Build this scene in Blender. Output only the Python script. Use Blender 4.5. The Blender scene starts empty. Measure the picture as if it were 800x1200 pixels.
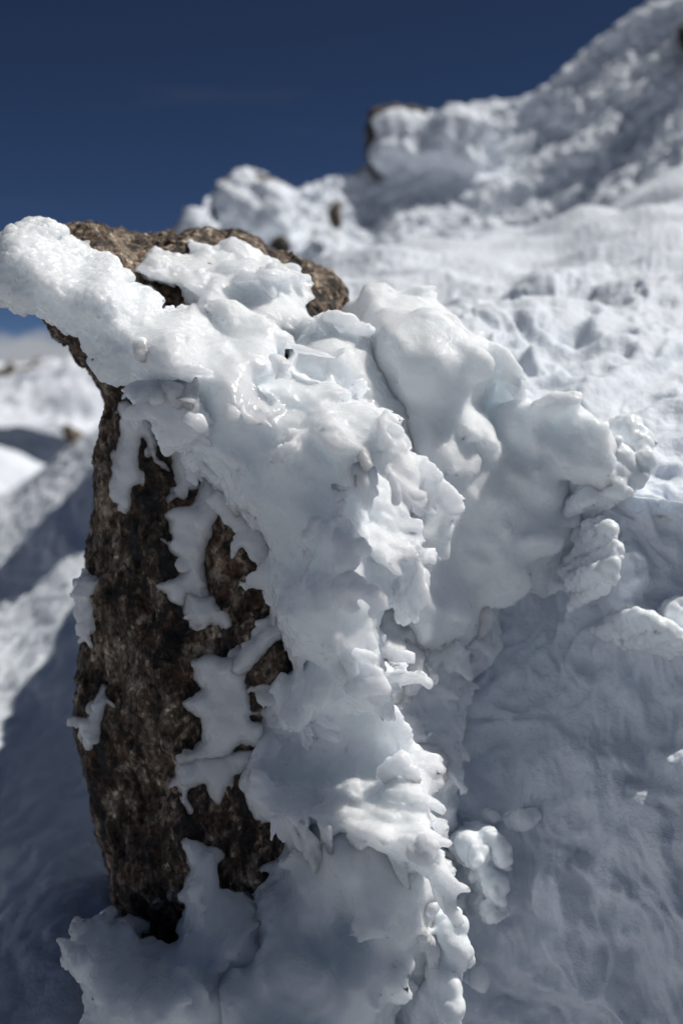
import bpy, math, random
import numpy as np
from mathutils import Vector, Matrix

rng = np.random.default_rng(11)
random.seed(11)
scene = bpy.context.scene
COL = scene.collection

# ------------------------------------------------------------------ camera frame (metres)
F = 1287.0                                   # focal length in reference pixels (800 x 1200 frame)
PITCH = math.radians(7.5)
CP, SP = math.cos(PITCH), math.sin(PITCH)
SUN = np.array([0.53, 0.19, 0.83]); SUN /= np.linalg.norm(SUN)


def P(px, py, D):
    a = (px - 400) / F * D
    b = (600 - py) / F * D
    return np.array([a, D * CP + b * SP, -D * SP + b * CP])


# ------------------------------------------------------------------ noise
PERM = np.random.default_rng(3).permutation(256).astype(np.int32)
PERM = np.concatenate([PERM, PERM])
_g = np.random.default_rng(4).normal(size=(256, 3))
GRAD = (_g / np.linalg.norm(_g, axis=1)[:, None]).astype(np.float32)
RJ = np.random.default_rng(5).random((256, 3)).astype(np.float32)


def perlin(p, seed=0):
    p = np.asarray(p, np.float32) + seed * 17.37
    i = np.floor(p).astype(np.int32)
    f = p - i
    i &= 255
    u = f * f * f * (f * (f * 6 - 15) + 10)
    out = 0
    for dx in (0, 1):
        wx = u[:, 0] if dx else 1 - u[:, 0]
        hx = PERM[(i[:, 0] + dx) & 255]
        for dy in (0, 1):
            wy = u[:, 1] if dy else 1 - u[:, 1]
            hy = PERM[hx + ((i[:, 1] + dy) & 255)]
            for dz in (0, 1):
                wz = u[:, 2] if dz else 1 - u[:, 2]
                h = PERM[hy + ((i[:, 2] + dz) & 255)]
                g = GRAD[h]
                d = g[:, 0] * (f[:, 0] - dx) + g[:, 1] * (f[:, 1] - dy) + g[:, 2] * (f[:, 2] - dz)
                out = out + d * wx * wy * wz
    return out * 1.6


def fbm(p, octv=4, seed=0, gain=0.5, lac=2.03):
    a, s, out = 1.0, 1.0, 0
    for k in range(octv):
        out = out + a * perlin(np.asarray(p) * s, seed + k * 3)
        a *= gain
        s *= lac
    return out


def worley(p, seed=0):
    """F1, F2 distances"""
    p = np.asarray(p, np.float32) + seed * 9.13
    i = np.floor(p).astype(np.int32)
    f = p - i
    f1 = np.full(len(p), 9.0, np.float32)
    f2 = f1.copy()
    for dx in (-1, 0, 1):
        hx = PERM[(i[:, 0] + dx) & 255]
        for dy in (-1, 0, 1):
            hy = PERM[hx + ((i[:, 1] + dy) & 255)]
            for dz in (-1, 0, 1):
                h = PERM[hy + ((i[:, 2] + dz) & 255)]
                q = RJ[h] + np.array([dx, dy, dz], np.float32) - f
                d = (q * q).sum(1)
                m = d < f1
                f2 = np.where(m, f1, np.minimum(f2, d))
                f1 = np.where(m, d, f1)
    return np.sqrt(f1), np.sqrt(f2)


def scales(p, g, seed=0):
    """overlapping shingles: every cell is tilted so that it rises along the growth direction g"""
    p = np.asarray(p, np.float32) + seed * 5.71
    i = np.floor(p).astype(np.int32)
    f = p - i
    i &= 255
    best = np.full(len(p), 9.0, np.float32)
    val = np.zeros(len(p), np.float32)
    for dx in (-1, 0, 1):
        hx = PERM[(i[:, 0] + dx) & 255]
        for dy in (-1, 0, 1):
            hy = PERM[hx + ((i[:, 1] + dy) & 255)]
            for dz in (-1, 0, 1):
                h = PERM[hy + ((i[:, 2] + dz) & 255)]
                q = f - RJ[h] - np.array([dx, dy, dz], np.float32)
                d = (q * q).sum(1)
                m = d < best
                best = np.where(m, d, best)
                val = np.where(m, q @ g + RJ[h][:, 1] * 0.9 - 0.45, val)
    return np.clip(val, -1, 1)


def lumps(p, seed=0):
    """rounded cauliflower bumps 0..1"""
    f1, _ = worley(p, seed)
    return np.clip(1 - f1 * f1 * 1.25, -0.3, 1)


def sstep(a, b, x):
    t = np.clip((x - a) / (b - a), 0, 1)
    return t * t * (3 - 2 * t)


# ------------------------------------------------------------------ volumes
GROW = np.array([0.62, -0.45, -0.64], np.float32)      # the way the rime grew, into the wind
_a = np.cross(GROW, [0, 0, 1.0]); _a /= np.linalg.norm(_a)
_b = np.cross(GROW, _a)
GB = np.stack([GROW, _a, _b]).astype(np.float32)


def smin(a, b, k):
    h = np.maximum(k - np.abs(a - b), 0) / k
    return np.minimum(a, b) - h * h * k * 0.25


class Vol:
    def __init__(self, lo, hi, h):
        self.h = h
        self.lo = np.array(lo, np.float64)
        self.n = np.ceil((np.array(hi) - self.lo) / h).astype(int) + 1
        self.d = np.full(self.n, 1.0, np.float32)

    def block(self, lo, hi):
        a = np.clip(np.floor((np.array(lo) - self.lo) / self.h).astype(int), 0, self.n)
        b = np.clip(np.ceil((np.array(hi) - self.lo) / self.h).astype(int) + 1, 0, self.n)
        if (b <= a).any():
            return None
        ax = [(self.lo[k] + self.h * np.arange(a[k], b[k])).astype(np.float32) for k in range(3)]
        return tuple(slice(a[k], b[k]) for k in range(3)), ax

    def put(self, sl, d, k):
        self.d[sl] = smin(self.d[sl], d, k) if k > 0 else np.minimum(self.d[sl], d)

    def cut(self, sl, d, k):
        self.d[sl] = -smin(-self.d[sl], d, k)

    def cone(self, a, b, ra, rb, k=0.006, sq=None):
        a, b = np.array(a), np.array(b)
        m = max(ra, rb) + k + 3 * self.h
        r = self.block(np.minimum(a, b) - m, np.maximum(a, b) + m)
        if r is None:
            return
        sl, (x, y, z) = r
        ab = b - a
        L2 = max(float(ab @ ab), 1e-9)
        X, Y, Z = x[:, None, None] - a[0], y[None, :, None] - a[1], z[None, None, :] - a[2]
        t = np.clip((X * ab[0] + Y * ab[1] + Z * ab[2]) / L2, 0, 1)
        d = np.sqrt((X - t * ab[0]) ** 2 + (Y - t * ab[1]) ** 2 + (Z - t * ab[2]) ** 2) - (ra + (rb - ra) * t)
        self.put(sl, d.astype(np.float32), k)

    def layer(self, poly, ctrl, T, r, k=0.012, edge=0, efreq=12.0, relief=0.0, rfreq=30.0, rdir=None, bulge=0.0, bw=30.0, seed=0, cut=False):
        """a rounded tongue of ice: outline as seen from the front, its own depth, thickness and bulge"""
        poly = np.array(poly, float)
        mg = 40
        x0, y0 = np.floor(poly.min(0)) - mg
        x1, y1 = np.ceil(poly.max(0)) + mg
        nx, ny = int(x1 - x0) + 1, int(y1 - y0) + 1
        gx, gy = np.meshgrid(x0 + np.arange(nx), y0 + np.arange(ny), indexing='ij')
        d = np.full(gx.shape, 1e9)
        ins = np.zeros(gx.shape, bool)
        for i in range(len(poly)):
            ax_, ay_ = poly[i]
            bx_, by_ = poly[(i + 1) % len(poly)]
            ex, ey = bx_ - ax_, by_ - ay_
            t = np.clip(((gx - ax_) * ex + (gy - ay_) * ey) / max(ex * ex + ey * ey, 1e-9), 0, 1)
            d = np.minimum(d, (gx - ax_ - t * ex) ** 2 + (gy - ay_ - t * ey) ** 2)
            c = ((ay_ > gy) != (by_ > gy)) & (gx < (bx_ - ax_) * (gy - ay_) / ((by_ - ay_) if by_ != ay_ else 1e-9) + ax_)
            ins ^= c
        d2 = np.where(ins, -np.sqrt(d), np.sqrt(d))
        q = np.stack([gx.ravel(), gy.ravel(), np.full(gx.size, seed * 3.7)], 1)
        if edge:
            d2 = d2 + edge * (fbm(q / efreq, 3, seed)).reshape(gx.shape)
        c = np.array(ctrl, float)
        w = 1.0 / (((gx[..., None] - c[:, 0]) ** 2 + (gy[..., None] - c[:, 1]) ** 2) + 300.0) ** 1.3
        Df = (w * c[:, 2]).sum(-1) / w.sum(-1)
        ind = np.clip(-d2 / bw, 0, 1)
        Df = Df - bulge * (1 - (1 - ind) ** 2)
        if relief:
            qq = q.copy()
            if rdir is not None:              # stretched along a direction in the face
                ca, sa = math.cos(rdir), math.sin(rdir)
                qq[:, 0], qq[:, 1] = (q[:, 0] * ca + q[:, 1] * sa) * 0.28, -q[:, 0] * sa + q[:, 1] * ca
            Df = Df + relief * fbm(qq / rfreq, 3, seed + 5).reshape(gx.shape)
        Dm = float(c[:, 2].min()) - abs(bulge) - relief * 2
        DM = float(c[:, 2].max()) + T + relief * 2
        cs = np.array([P(a_, b_, e_) for a_ in (x0 + 20, x1 - 20) for b_ in (y0 + 20, y1 - 20) for e_ in (Dm, DM)])
        R = self.block(cs.min(0) - 0.01, cs.max(0) + 0.01)
        if R is None:
            return
        sl, (x, y, z) = R
        Dd = y[:, None] * CP - z[None, :] * SP
        Up = y[:, None] * SP + z[None, :] * CP
        Dd = np.maximum(Dd, 0.05)
        v = 600 - F * Up / Dd
        u = 400 + F * x[:, None, None] / Dd[None]
        fu = np.clip(u - x0, 0, nx - 1.001)
        fv = np.clip(v - y0, 0, ny - 1.001)
        iu, iv = fu.astype(np.int32), np.broadcast_to(fv.astype(np.int32)[None], fu.shape)
        tu, tv = (fu - iu).astype(np.float32), (fv - np.floor(fv)).astype(np.float32)[None]

        def look(A):
            A = A.astype(np.float32)
            return ((A[iu, iv] * (1 - tu) + A[iu + 1, iv] * tu) * (1 - tv) + (A[iu, iv + 1] * (1 - tu) + A[iu + 1, iv + 1] * tu) * tv)
        off = np.maximum(np.abs(u - np.clip(u, x0, x1)), np.abs(v - np.clip(v, y0, y1))[None])
        m2 = (look(d2) + off) * (Dd / F)[None]
        dz = np.abs(Dd[None] - look(Df) - T / 2) - T / 2
        qa, qb = m2 + r, dz + r
        dd = np.minimum(np.maximum(qa, qb), 0) + np.sqrt(np.maximum(qa, 0) ** 2 + np.maximum(qb, 0) ** 2) - r
        (self.cut if cut else self.put)(sl, dd.astype(np.float32), k)

    def plate3(self, c, ax, rad, k=0.005):
        """flattened leaf of rime: ax rows are its length, width and thickness axes"""
        ext = np.sqrt(((ax * np.array(rad)[:, None]) ** 2).sum(0)) + k + 2 * self.h
        r = self.block(c - ext, c + ext)
        if r is None:
            return
        sl, (x, y, z) = r
        X, Y, Z = x[:, None, None] - c[0], y[None, :, None] - c[1], z[None, None, :] - c[2]
        rad = (rad[0], rad[1], max(rad[2], 1.1 * self.h))
        k0 = 0; k1 = 0
        L = (X * ax[0, 0] + Y * ax[0, 1] + Z * ax[0, 2]) / rad[0]
        tp = 1.0 / np.clip(1.15 + 0.45 * L, 0.6, 2)          # broad tip, narrow root
        for i in range(3):
            q = (X * ax[i, 0] + Y * ax[i, 1] + Z * ax[i, 2])
            rr = rad[i] if i != 1 else rad[i] / tp
            k0 = k0 + (q / rr) ** 2
            k1 = k1 + (q / (rr * rr)) ** 2
        k0 = np.sqrt(k0); k1 = np.sqrt(k1)
        self.put(sl, (k0 * (k0 - 1) / np.maximum(k1, 1e-6)).astype(np.float32), k)

    def feathers(self, n, seed, size=(0.010, 0.026), keep=None, k=0.005, grow=None, lift=0.45, spread=0.2, tilt=0.25):
        """scatter leaves of rime over the surface, their tips lifted into the wind"""
        rg = np.random.default_rng(seed)
        idx = np.stack(np.nonzero(np.abs(self.d) < self.h * 0.55), 1)
        ok = (idx > 1).all(1) & (idx < np.array(self.d.shape) - 2).all(1)
        idx = idx[ok]
        idx = idx[rg.choice(len(idx), min(n, len(idx)), replace=False)]
        p = self.lo + self.h * idx
        a, b, c = idx.T
        nr = np.stack([self.d[a + 1, b, c] - self.d[a - 1, b, c], self.d[a, b + 1, c] - self.d[a, b - 1, c], self.d[a, b, c + 1] - self.d[a, b, c - 1]], 1)
        nr = nr / np.maximum(np.linalg.norm(nr, axis=1), 1e-9)[:, None]
        for i in range(len(p)):
            nn = nr[i]
            if nn[1] > 0.75 or (keep is not None and rg.random() > keep(p[i])):
                continue
            g = GROW if grow is None else grow
            t = g - (g @ nn) * nn
            d = 0.8 * t + lift * nn + spread * rg.normal(size=3)
            d /= np.linalg.norm(d)
            q = nn - (nn @ d) * d + tilt * rg.normal(size=3)
            q -= (q @ d) * d
            q /= max(np.linalg.norm(q), 1e-6)
            ax = np.stack([d, np.cross(q, d), q])
            L = rg.uniform(*size)
            self.plate3(p[i] + d * L * 0.45 - nn * 0.003, ax, (L, L * rg.uniform(0.4, 0.85), L * rg.uniform(0.08, 0.13) + 0.0012), k)

    def band(self, fn, w):
        m = np.abs(self.d) < w
        idx = np.nonzero(m)
        p = np.stack([self.lo[k] + self.h * idx[k] for k in range(3)], 1).astype(np.float32)
        fade = 1.0
        self.d[idx] = self.d[idx] - fn(p) * fade

    def soften(self, grow=0.35):
        """close pinholes: one light blur of the field, then a hair of growth"""
        d = np.minimum(self.d, 6 * self.h)
        a = d.copy()
        for ax in range(3):
            s1 = [slice(None)] * 3; s2 = [slice(None)] * 3
            s1[ax] = slice(1, None); s2[ax] = slice(None, -1)
            s1, s2 = tuple(s1), tuple(s2)
            b = a * 0.5
            b[s1] += 0.25 * a[s2]
            b[s2] += 0.25 * a[s1]
            a = b
        # only pits are filled, edges keep their shape
        self.d = np.minimum(self.d, a) - grow * self.h

    def mesh(self):
        d = self.d
        d[0] = np.maximum(d[0], self.h); d[-1] = np.maximum(d[-1], self.h)
        d[:, 0] = np.maximum(d[:, 0], self.h); d[:, -1] = np.maximum(d[:, -1], self.h)
        d[:, :, 0] = np.maximum(d[:, :, 0], self.h); d[:, :, -1] = np.maximum(d[:, :, -1], self.h)
        s = d < 0
        cnt = np.zeros(np.array(d.shape) - 1, np.int8)
        for i in (0, 1):
            for j in (0, 1):
                for k in (0, 1):
                    cnt += s[i:s.shape[0] - 1 + i, j:s.shape[1] - 1 + j, k:s.shape[2] - 1 + k]
        act = (cnt > 0) & (cnt < 8)
        ci = np.nonzero(act)
        nv = len(ci[0])
        vid = np.full(act.shape, -1, np.int32)
        vid[ci] = np.arange(nv)
        acc = np.zeros((nv, 3)); num = np.zeros(nv)
        base = np.stack(ci, 1)
        corners = [(i, j, k) for i in (0, 1) for j in (0, 1) for k in (0, 1)]
        val = {c: d[ci[0] + c[0], ci[1] + c[1], ci[2] + c[2]].astype(np.float64) for c in corners}
        for ax in range(3):
            for c in corners:
                if c[ax]:
                    continue
                e = list(c); e[ax] = 1; e = tuple(e)
                a, b = val[c], val[e]
                m = (a < 0) != (b < 0)
                t = np.where(m, a / np.where(m, a - b, 1), 0)
                pt = np.array(c, float)[None].repeat(nv, 0)
                pt[:, ax] += t
                acc += np.where(m[:, None], pt, 0)
                num += m
        V = self.lo + self.h * (base + acc / num[:, None])
        Q = []
        for ax in range(3):
            o1, o2 = [(1, 2), (2, 0), (0, 1)][ax]
            n = list(d.shape)
            sa = [slice(None)] * 3; sb = [slice(None)] * 3
            sa[ax] = slice(0, n[ax] - 1); sb[ax] = slice(1, n[ax])
            A, B = s[tuple(sa)], s[tuple(sb)]
            for flip in (False, True):
                m = (A & ~B) if not flip else (~A & B)
                e = np.stack(np.nonzero(m), 1)
                ok = (e[:, o1] > 0) & (e[:, o2] > 0) & (e[:, o1] < n[o1] - 1) & (e[:, o2] < n[o2] - 1)
                e = e[ok]
                def at(a, b):
                    f = e.copy(); f[:, o1] -= a; f[:, o2] -= b
                    return vid[f[:, 0], f[:, 1], f[:, 2]]
                q = np.stack([at(1, 1), at(0, 1), at(0, 0), at(1, 0)], 1)
                Q.append(q[:, ::-1] if flip else q)
        return V, np.concatenate(Q)


def vnormals(V, Q):
    n = np.cross(V[Q[:, 2]] - V[Q[:, 0]], V[Q[:, 3]] - V[Q[:, 1]])
    N = np.zeros_like(V)
    for k in range(4):
        for c in range(3):
            N[:, c] += np.bincount(Q[:, k], n[:, c], len(V))
    return N / np.maximum(np.linalg.norm(N, axis=1), 1e-12)[:, None]


def relax(V, Q, it=2, w=0.5):
    for _ in range(it):
        S = np.zeros_like(V); c = np.zeros(len(V))
        for a, b in ((0, 1), (1, 2), (2, 3), (3, 0)):
            for k in range(3):
                S[:, k] += np.bincount(Q[:, a], V[Q[:, b], k], len(V)) + np.bincount(Q[:, b], V[Q[:, a], k], len(V))
            c += np.bincount(Q[:, a], minlength=len(V)) + np.bincount(Q[:, b], minlength=len(V))
        V = V * (1 - w) + w * S / np.maximum(c, 1)[:, None]
    return V


def keep_large(V, Q, minv=150):
    """drop crumbs that noise tore off the surface"""
    lab = np.arange(len(V))
    for _ in range(400):
        m = lab[Q].min(1)
        new = lab.copy()
        for k in range(4):
            np.minimum.at(new, Q[:, k], m)
        new = new[new]
        if (new == lab).all():
            break
        lab = new
    cnt = np.bincount(lab, minlength=len(V))
    good = cnt[lab] >= min(minv, cnt.max())
    mp = np.cumsum(good) - 1
    return V[good], mp[Q[good[Q].all(1)]]


def link(name, V, Q, mat, parent=None, smooth=True):
    me = bpy.data.meshes.new(name)
    V = np.asarray(V, np.float32); Q = np.asarray(Q, np.int32)
    me.vertices.add(len(V)); me.vertices.foreach_set('co', V.ravel())
    me.loops.add(Q.size); me.loops.foreach_set('vertex_index', Q.ravel())
    me.polygons.add(len(Q))
    me.polygons.foreach_set('loop_start', np.arange(len(Q), dtype=np.int32) * 4)
    me.polygons.foreach_set('loop_total', np.full(len(Q), 4, np.int32))
    me.update(calc_edges=True)
    me.validate()
    if smooth:
        me.polygons.foreach_set('use_smooth', np.ones(len(me.polygons), bool))
    me.materials.append(mat)
    o = bpy.data.objects.new(name, me)
    COL.objects.link(o)
    if parent:
        o.parent = parent
    return o


def tag(o, label, cat, group=None):
    o['label'] = label; o['category'] = cat
    if group:
        o['group'] = group
    return o


def structure(o):
    o['kind'] = 'structure'
    return o


def empty(name, loc):
    o = bpy.data.objects.new(name, None)
    o.location = tuple(loc)
    o.empty_display_size = 0.05
    COL.objects.link(o)
    return o


def finish(vol, name, mat, disp=None, parent=None, it=1, minv=150):
    V, Q = vol.mesh()
    V, Q = keep_large(V, Q, minv)
    V = relax(V, Q, it, 0.5)
    if disp is not None:
        N = vnormals(V, Q)
        V = V + N * disp(V, N)[:, None]
    if parent is not None:
        V = V - np.array(parent.location)
    return link(name, V, Q, mat, parent)


# ------------------------------------------------------------------ sheets (terrain)
def cr(Pn, t):
    """Catmull-Rom along axis 0"""
    n = len(Pn)
    i = np.clip(np.floor(t).astype(int), 0, n - 2)
    f = (t - i)[:, None, None]
    p0 = Pn[np.maximum(i - 1, 0)]; p1 = Pn[i]; p2 = Pn[i + 1]; p3 = Pn[np.minimum(i + 2, n - 1)]
    return 0.5 * (2 * p1 + (p2 - p0) * f + (2 * p0 - 5 * p1 + 4 * p2 - p3) * f ** 2 + (3 * p1 - p0 - 3 * p2 + p3) * f ** 3)


def sheet(name, net, nv, nu, mat, disp, skirt=None):
    net = np.array(net, float)
    R, C = net.shape[:2]
    A = cr(net, np.linspace(0, R - 1, nv))
    A = cr(A.transpose(1, 0, 2), np.linspace(0, C - 1, nu)).transpose(1, 0, 2)
    V = A.reshape(-1, 3)
    ii, jj = np.meshgrid(np.arange(nv - 1), np.arange(nu - 1), indexing='ij')
    a = (ii * nu + jj).ravel()
    Q = np.stack([a, a + 1, a + nu + 1, a + nu], 1)
    N = vnormals(V, Q)
    for fn in disp:
        V = V + N * fn(V, N)[:, None]
        N = vnormals(V, Q)
    return link(name, V, Q, mat)


# ------------------------------------------------------------------ materials
def newmat(name):
    m = bpy.data.materials.new(name)
    m.use_nodes = True
    nt = m.node_tree
    nt.nodes.clear()
    out = nt.nodes.new('ShaderNodeOutputMaterial')
    b = nt.nodes.new('ShaderNodeBsdfPrincipled')
    nt.links.new(b.outputs[0], out.inputs[0])
    tc = nt.nodes.new('ShaderNodeTexCoord')
    return m, nt, b, tc.outputs['Object']


def nd(nt, typ, **kw):
    n = nt.nodes.new(typ)
    for k, v in kw.items():
        setattr(n, k, v)
    return n


def noise(nt, vec, scale, detail=4, rough=0.55, dist=0.0):
    n = nd(nt, 'ShaderNodeTexNoise')
    n.inputs['Scale'].default_value = scale; n.inputs['Detail'].default_value = detail
    n.inputs['Roughness'].default_value = rough; n.inputs['Distortion'].default_value = dist
    nt.links.new(vec, n.inputs['Vector'])
    return n.outputs['Fac']


def ramp(nt, fac, stops):
    n = nd(nt, 'ShaderNodeValToRGB')
    while len(n.color_ramp.elements) > 1:
        n.color_ramp.elements.remove(n.color_ramp.elements[0])
    e = n.color_ramp.elements
    e[0].position, e[0].color = stops[0][0], (*stops[0][1], 1)
    for p, c in stops[1:]:
        x = e.new(p); x.color = (*c, 1)
    nt.links.new(fac, n.inputs[0])
    return n.outputs[0]


def mapr(nt, fac, a, b, c, d):
    n = nd(nt, 'ShaderNodeMapRange')
    n.inputs[1].default_value = a; n.inputs[2].default_value = b; n.inputs[3].default_value = c; n.inputs[4].default_value = d
    nt.links.new(fac, n.inputs[0])
    return n.outputs[0]


def bump(nt, h, strength, dist, prev=None):
    n = nd(nt, 'ShaderNodeBump')
    n.inputs['Strength'].default_value = strength; n.inputs['Distance'].default_value = dist
    nt.links.new(h, n.inputs['Height'])
    if prev is not None:
        nt.links.new(prev, n.inputs['Normal'])
    return n.outputs[0]


def mapping(nt, vec, scale, rot=(0, 0, 0)):
    n = nd(nt, 'ShaderNodeMapping')
    n.inputs['Scale'].default_value = scale; n.inputs['Rotation'].default_value = rot
    nt.links.new(vec, n.inputs[0])
    return n.outputs[0]


def ice_mat(name, rough=(0.22, 0.5), sss=0.9, rad=0.022, frost=1.0, base=(0.885, 0.917, 0.955)):
    m, nt, b, v = newmat(name)
    b.inputs['Base Color'].default_value = (*base, 1)
    b.inputs['Subsurface Weight'].default_value = sss
    b.inputs['Subsurface Radius'].default_value = (0.94, 1.0, 1.06)
    b.inputs['Subsurface Scale'].default_value = rad
    b.inputs['IOR'].default_value = 1.31
    n1 = noise(nt, v, 26, 3)
    nt.links.new(mapr(nt, n1, 0.38, 0.62, rough[0], rough[1]), b.inputs['Roughness'])
    mask = mapr(nt, noise(nt, v, 11, 2), 0.42, 0.6, 0.12, 1.0)
    g = noise(nt, v, 480, 3, 0.65)
    mm = nd(nt, 'ShaderNodeMath', operation='MULTIPLY')
    nt.links.new(g, mm.inputs[0]); nt.links.new(mask, mm.inputs[1])
    h1 = bump(nt, mm.outputs[0], 0.5 * frost, 0.0016)
    h2 = bump(nt, noise(nt, v, 95, 3, 0.5), 0.35 * frost, 0.004, h1)
    nt.links.new(h2, b.inputs['Normal'])
    return m


def snow_mat(name, scale=1.0, sss=0.5, rad=0.012, base=(0.84, 0.87, 0.915), rough=0.55, amt=1.0):
    m, nt, b, v = newmat(name)
    b.inputs['Base Color'].default_value = (*base, 1)
    if sss:
        b.inputs['Subsurface Weight'].default_value = sss
        b.inputs['Subsurface Radius'].default_value = (0.85, 1.0, 1.15)
        b.inputs['Subsurface Scale'].default_value = rad
    b.inputs['IOR'].default_value = 1.31
    b.inputs['Roughness'].default_value = rough
    h1 = bump(nt, noise(nt, v, 220 * scale, 4, 0.7), 0.5 * amt, 0.003 / scale)
    h2 = bump(nt, noise(nt, v, 45 * scale, 4, 0.6), 0.5 * amt, 0.012 / scale, h1)
    nt.links.new(h2, b.inputs['Normal'])
    return m


def rock_mat(name, sc=1.0):
    m, nt, b, v = newmat(name)
    sv = mapping(nt, v, (1.0, 1.0, 0.5), (0.0, math.radians(12), 0))
    big = noise(nt, sv, 62 * sc, 6, 0.72, 0.4)
    mac = mapr(nt, noise(nt, sv, 11 * sc, 3, 0.6), 0.35, 0.65, -0.11, 0.045)
    adb = nd(nt, 'ShaderNodeMath', operation='ADD')
    nt.links.new(big, adb.inputs[0]); nt.links.new(mac, adb.inputs[1])
    col = ramp(nt, adb.outputs[0], [(0.38, (0.012, 0.013, 0.011)), (0.45, (0.068, 0.044, 0.028)), (0.51, (0.155, 0.115, 0.082)), (0.57, (0.33, 0.268, 0.20)), (0.66, (0.52, 0.45, 0.36))])
    vor = nd(nt, 'ShaderNodeTexVoronoi')
    vor.inputs['Scale'].default_value = 190 * sc
    nt.links.new(v, vor.inputs['Vector'])
    grain = ramp(nt, vor.outputs['Color'], [(0.12, (0.10, 0.095, 0.09)), (0.35, (0.8, 0.76, 0.72)), (0.7, (1.05, 1.0, 0.95)), (0.9, (2.7, 2.6, 2.4))])
    mx = nd(nt, 'ShaderNodeMix', data_type='RGBA', blend_type='MULTIPLY')
    mx.inputs[0].default_value = 0.8
    nt.links.new(col, mx.inputs[6]); nt.links.new(grain, mx.inputs[7])
    # rusty stains and orange lichen specks
    sp = mapr(nt, noise(nt, v, 42 * sc, 5, 0.75), 0.54, 0.64, 0.0, 0.7)
    mx2 = nd(nt, 'ShaderNodeMix', data_type='RGBA')
    nt.links.new(sp, mx2.inputs[0]); nt.links.new(mx.outputs[2], mx2.inputs[6])
    mx2.inputs[7].default_value = (0.16, 0.075, 0.036, 1)
    nt.links.new(mx2.outputs[2], b.inputs['Base Color'])
    b.inputs['Roughness'].default_value = 0.75
    h1 = bump(nt, vor.outputs['Distance'], 0.5, 0.0015 / sc)
    h2 = bump(nt, noise(nt, v, 150 * sc, 5, 0.75), 0.8, 0.005 / sc, h1)
    nt.links.new(h2, b.inputs['Normal'])
    return m


ICE = ice_mat('rime_ice', rad=0.045, sss=1.0, frost=1.4, rough=(0.14, 0.48))
ICE_WET = ice_mat('wet_glazed_ice', rough=(0.14, 0.45), frost=0.7, rad=0.055, sss=1.0)
ICE_MATTE = ice_mat('frosted_ice', rad=0.036, sss=1.0, frost=1.7, rough=(0.25, 0.6))
SNOW_LEFT = snow_mat('shade_lifted_snow', base=(0.86, 0.90, 0.955))  # snow copy painted lighter and bluer to brighten the left slope's shade
ICE_KNOB = ice_mat('knobbly_ice', rough=(0.15, 0.45), frost=0.9, rad=0.014, sss=0.9)
SNOW = snow_mat('wind_packed_snow', base=(0.79, 0.83, 0.88))
SNOW_FAR = snow_mat('far_snow', scale=0.12, sss=0.0, rough=0.7, base=(0.82, 0.855, 0.90))
HILL_SNOW = snow_mat('hill_snow', scale=0.004, sss=0.0, rough=0.8)
ROCK = rock_mat('weathered_gneiss')
ROCK_FAR = rock_mat('far_rock', 0.15)

# ------------------------------------------------------------------ the boulder
def vol_from(polys, dlo, dhi, h, pad=0.03):
    pts = np.concatenate([np.array(p, float) for p in polys])
    cs = np.array([P(a, b, e) for a in (pts[:, 0].min(), pts[:, 0].max()) for b in (pts[:, 1].min(), pts[:, 1].max()) for e in (dlo, dhi)])
    return Vol(cs.min(0) - pad, cs.max(0) + pad, h)


ROCK_POLY = [(74, 268), (100, 265), (150, 275), (185, 280), (215, 275), (245, 268), (275, 275), (310, 290), (345, 303), (380, 320), (402, 338),
             (409, 350), (402, 366), (425, 420), (440, 600), (440, 1000), (400, 1200), (300, 1230), (215, 1190), (180, 1140), (165, 1092), (140, 1060), (128, 1010),
             (112, 950), (103, 900), (94, 860), (93, 800), (101, 755), (98, 700), (104, 640), (113, 580), (123, 500), (131, 472), (123, 454),
             (103, 431), (87, 408), (68, 390), (50, 374), (40, 345), (52, 290)]
ROCK_CTRL = [(75, 268, 1.30), (160, 272, 1.36), (250, 266, 1.42), (330, 300, 1.40), (405, 345, 1.38), (120, 310, 1.20), (240, 320, 1.23), (370, 370, 1.27),
             (100, 380, 1.19), (130, 460, 1.20), (300, 430, 1.2), (95, 800, 1.27), (200, 800, 1.20), (330, 780, 1.16), (330, 600, 1.17),
             (180, 1100, 1.27), (320, 1000, 1.19), (110, 620, 1.25), (200, 620, 1.19), (250, 1000, 1.19), (120, 960, 1.27)]
v = vol_from([ROCK_POLY], 1.1, 1.85, 0.0034)
v.layer(ROCK_POLY, ROCK_CTRL, 0.36, 0.03, k=0, edge=4, efreq=18, relief=0.006, rfreq=40, rdir=1.3, seed=2)


def rock_noise(p):
    q = p * np.array([1, 1, 0.5], np.float32)
    w = fbm(q / 0.03, 2, 9)
    f1, f2 = worley(q / 0.065 + 0.3 * w[:, None], 4)
    g1, g2 = worley(q / 0.02 + 0.4 * w[:, None], 5)
    return 0.008 * fbm(q / 0.06, 4, 1) + 0.016 * (np.minimum(f2 - f1, 0.35) - 0.2) + 0.004 * (np.minimum(g2 - g1, 0.4) - 0.2)


v.band(rock_noise, 0.03)


def rock_fine(V, N):
    q = V * np.array([1, 1, 0.5])
    return 0.0030 * fbm(q / 0.014, 3, 21) - 0.0050 * sstep(0.15, 0.5, perlin(q / 0.011, 8)) + 0.0016 * fbm(V / 0.006, 2, 9)


boulder = finish(v, 'boulder', ROCK, rock_fine, it=0, minv=2000)
tag(boulder, 'tall dark brown boulder with bare rough face leaning left under the ice', 'boulder')

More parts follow.
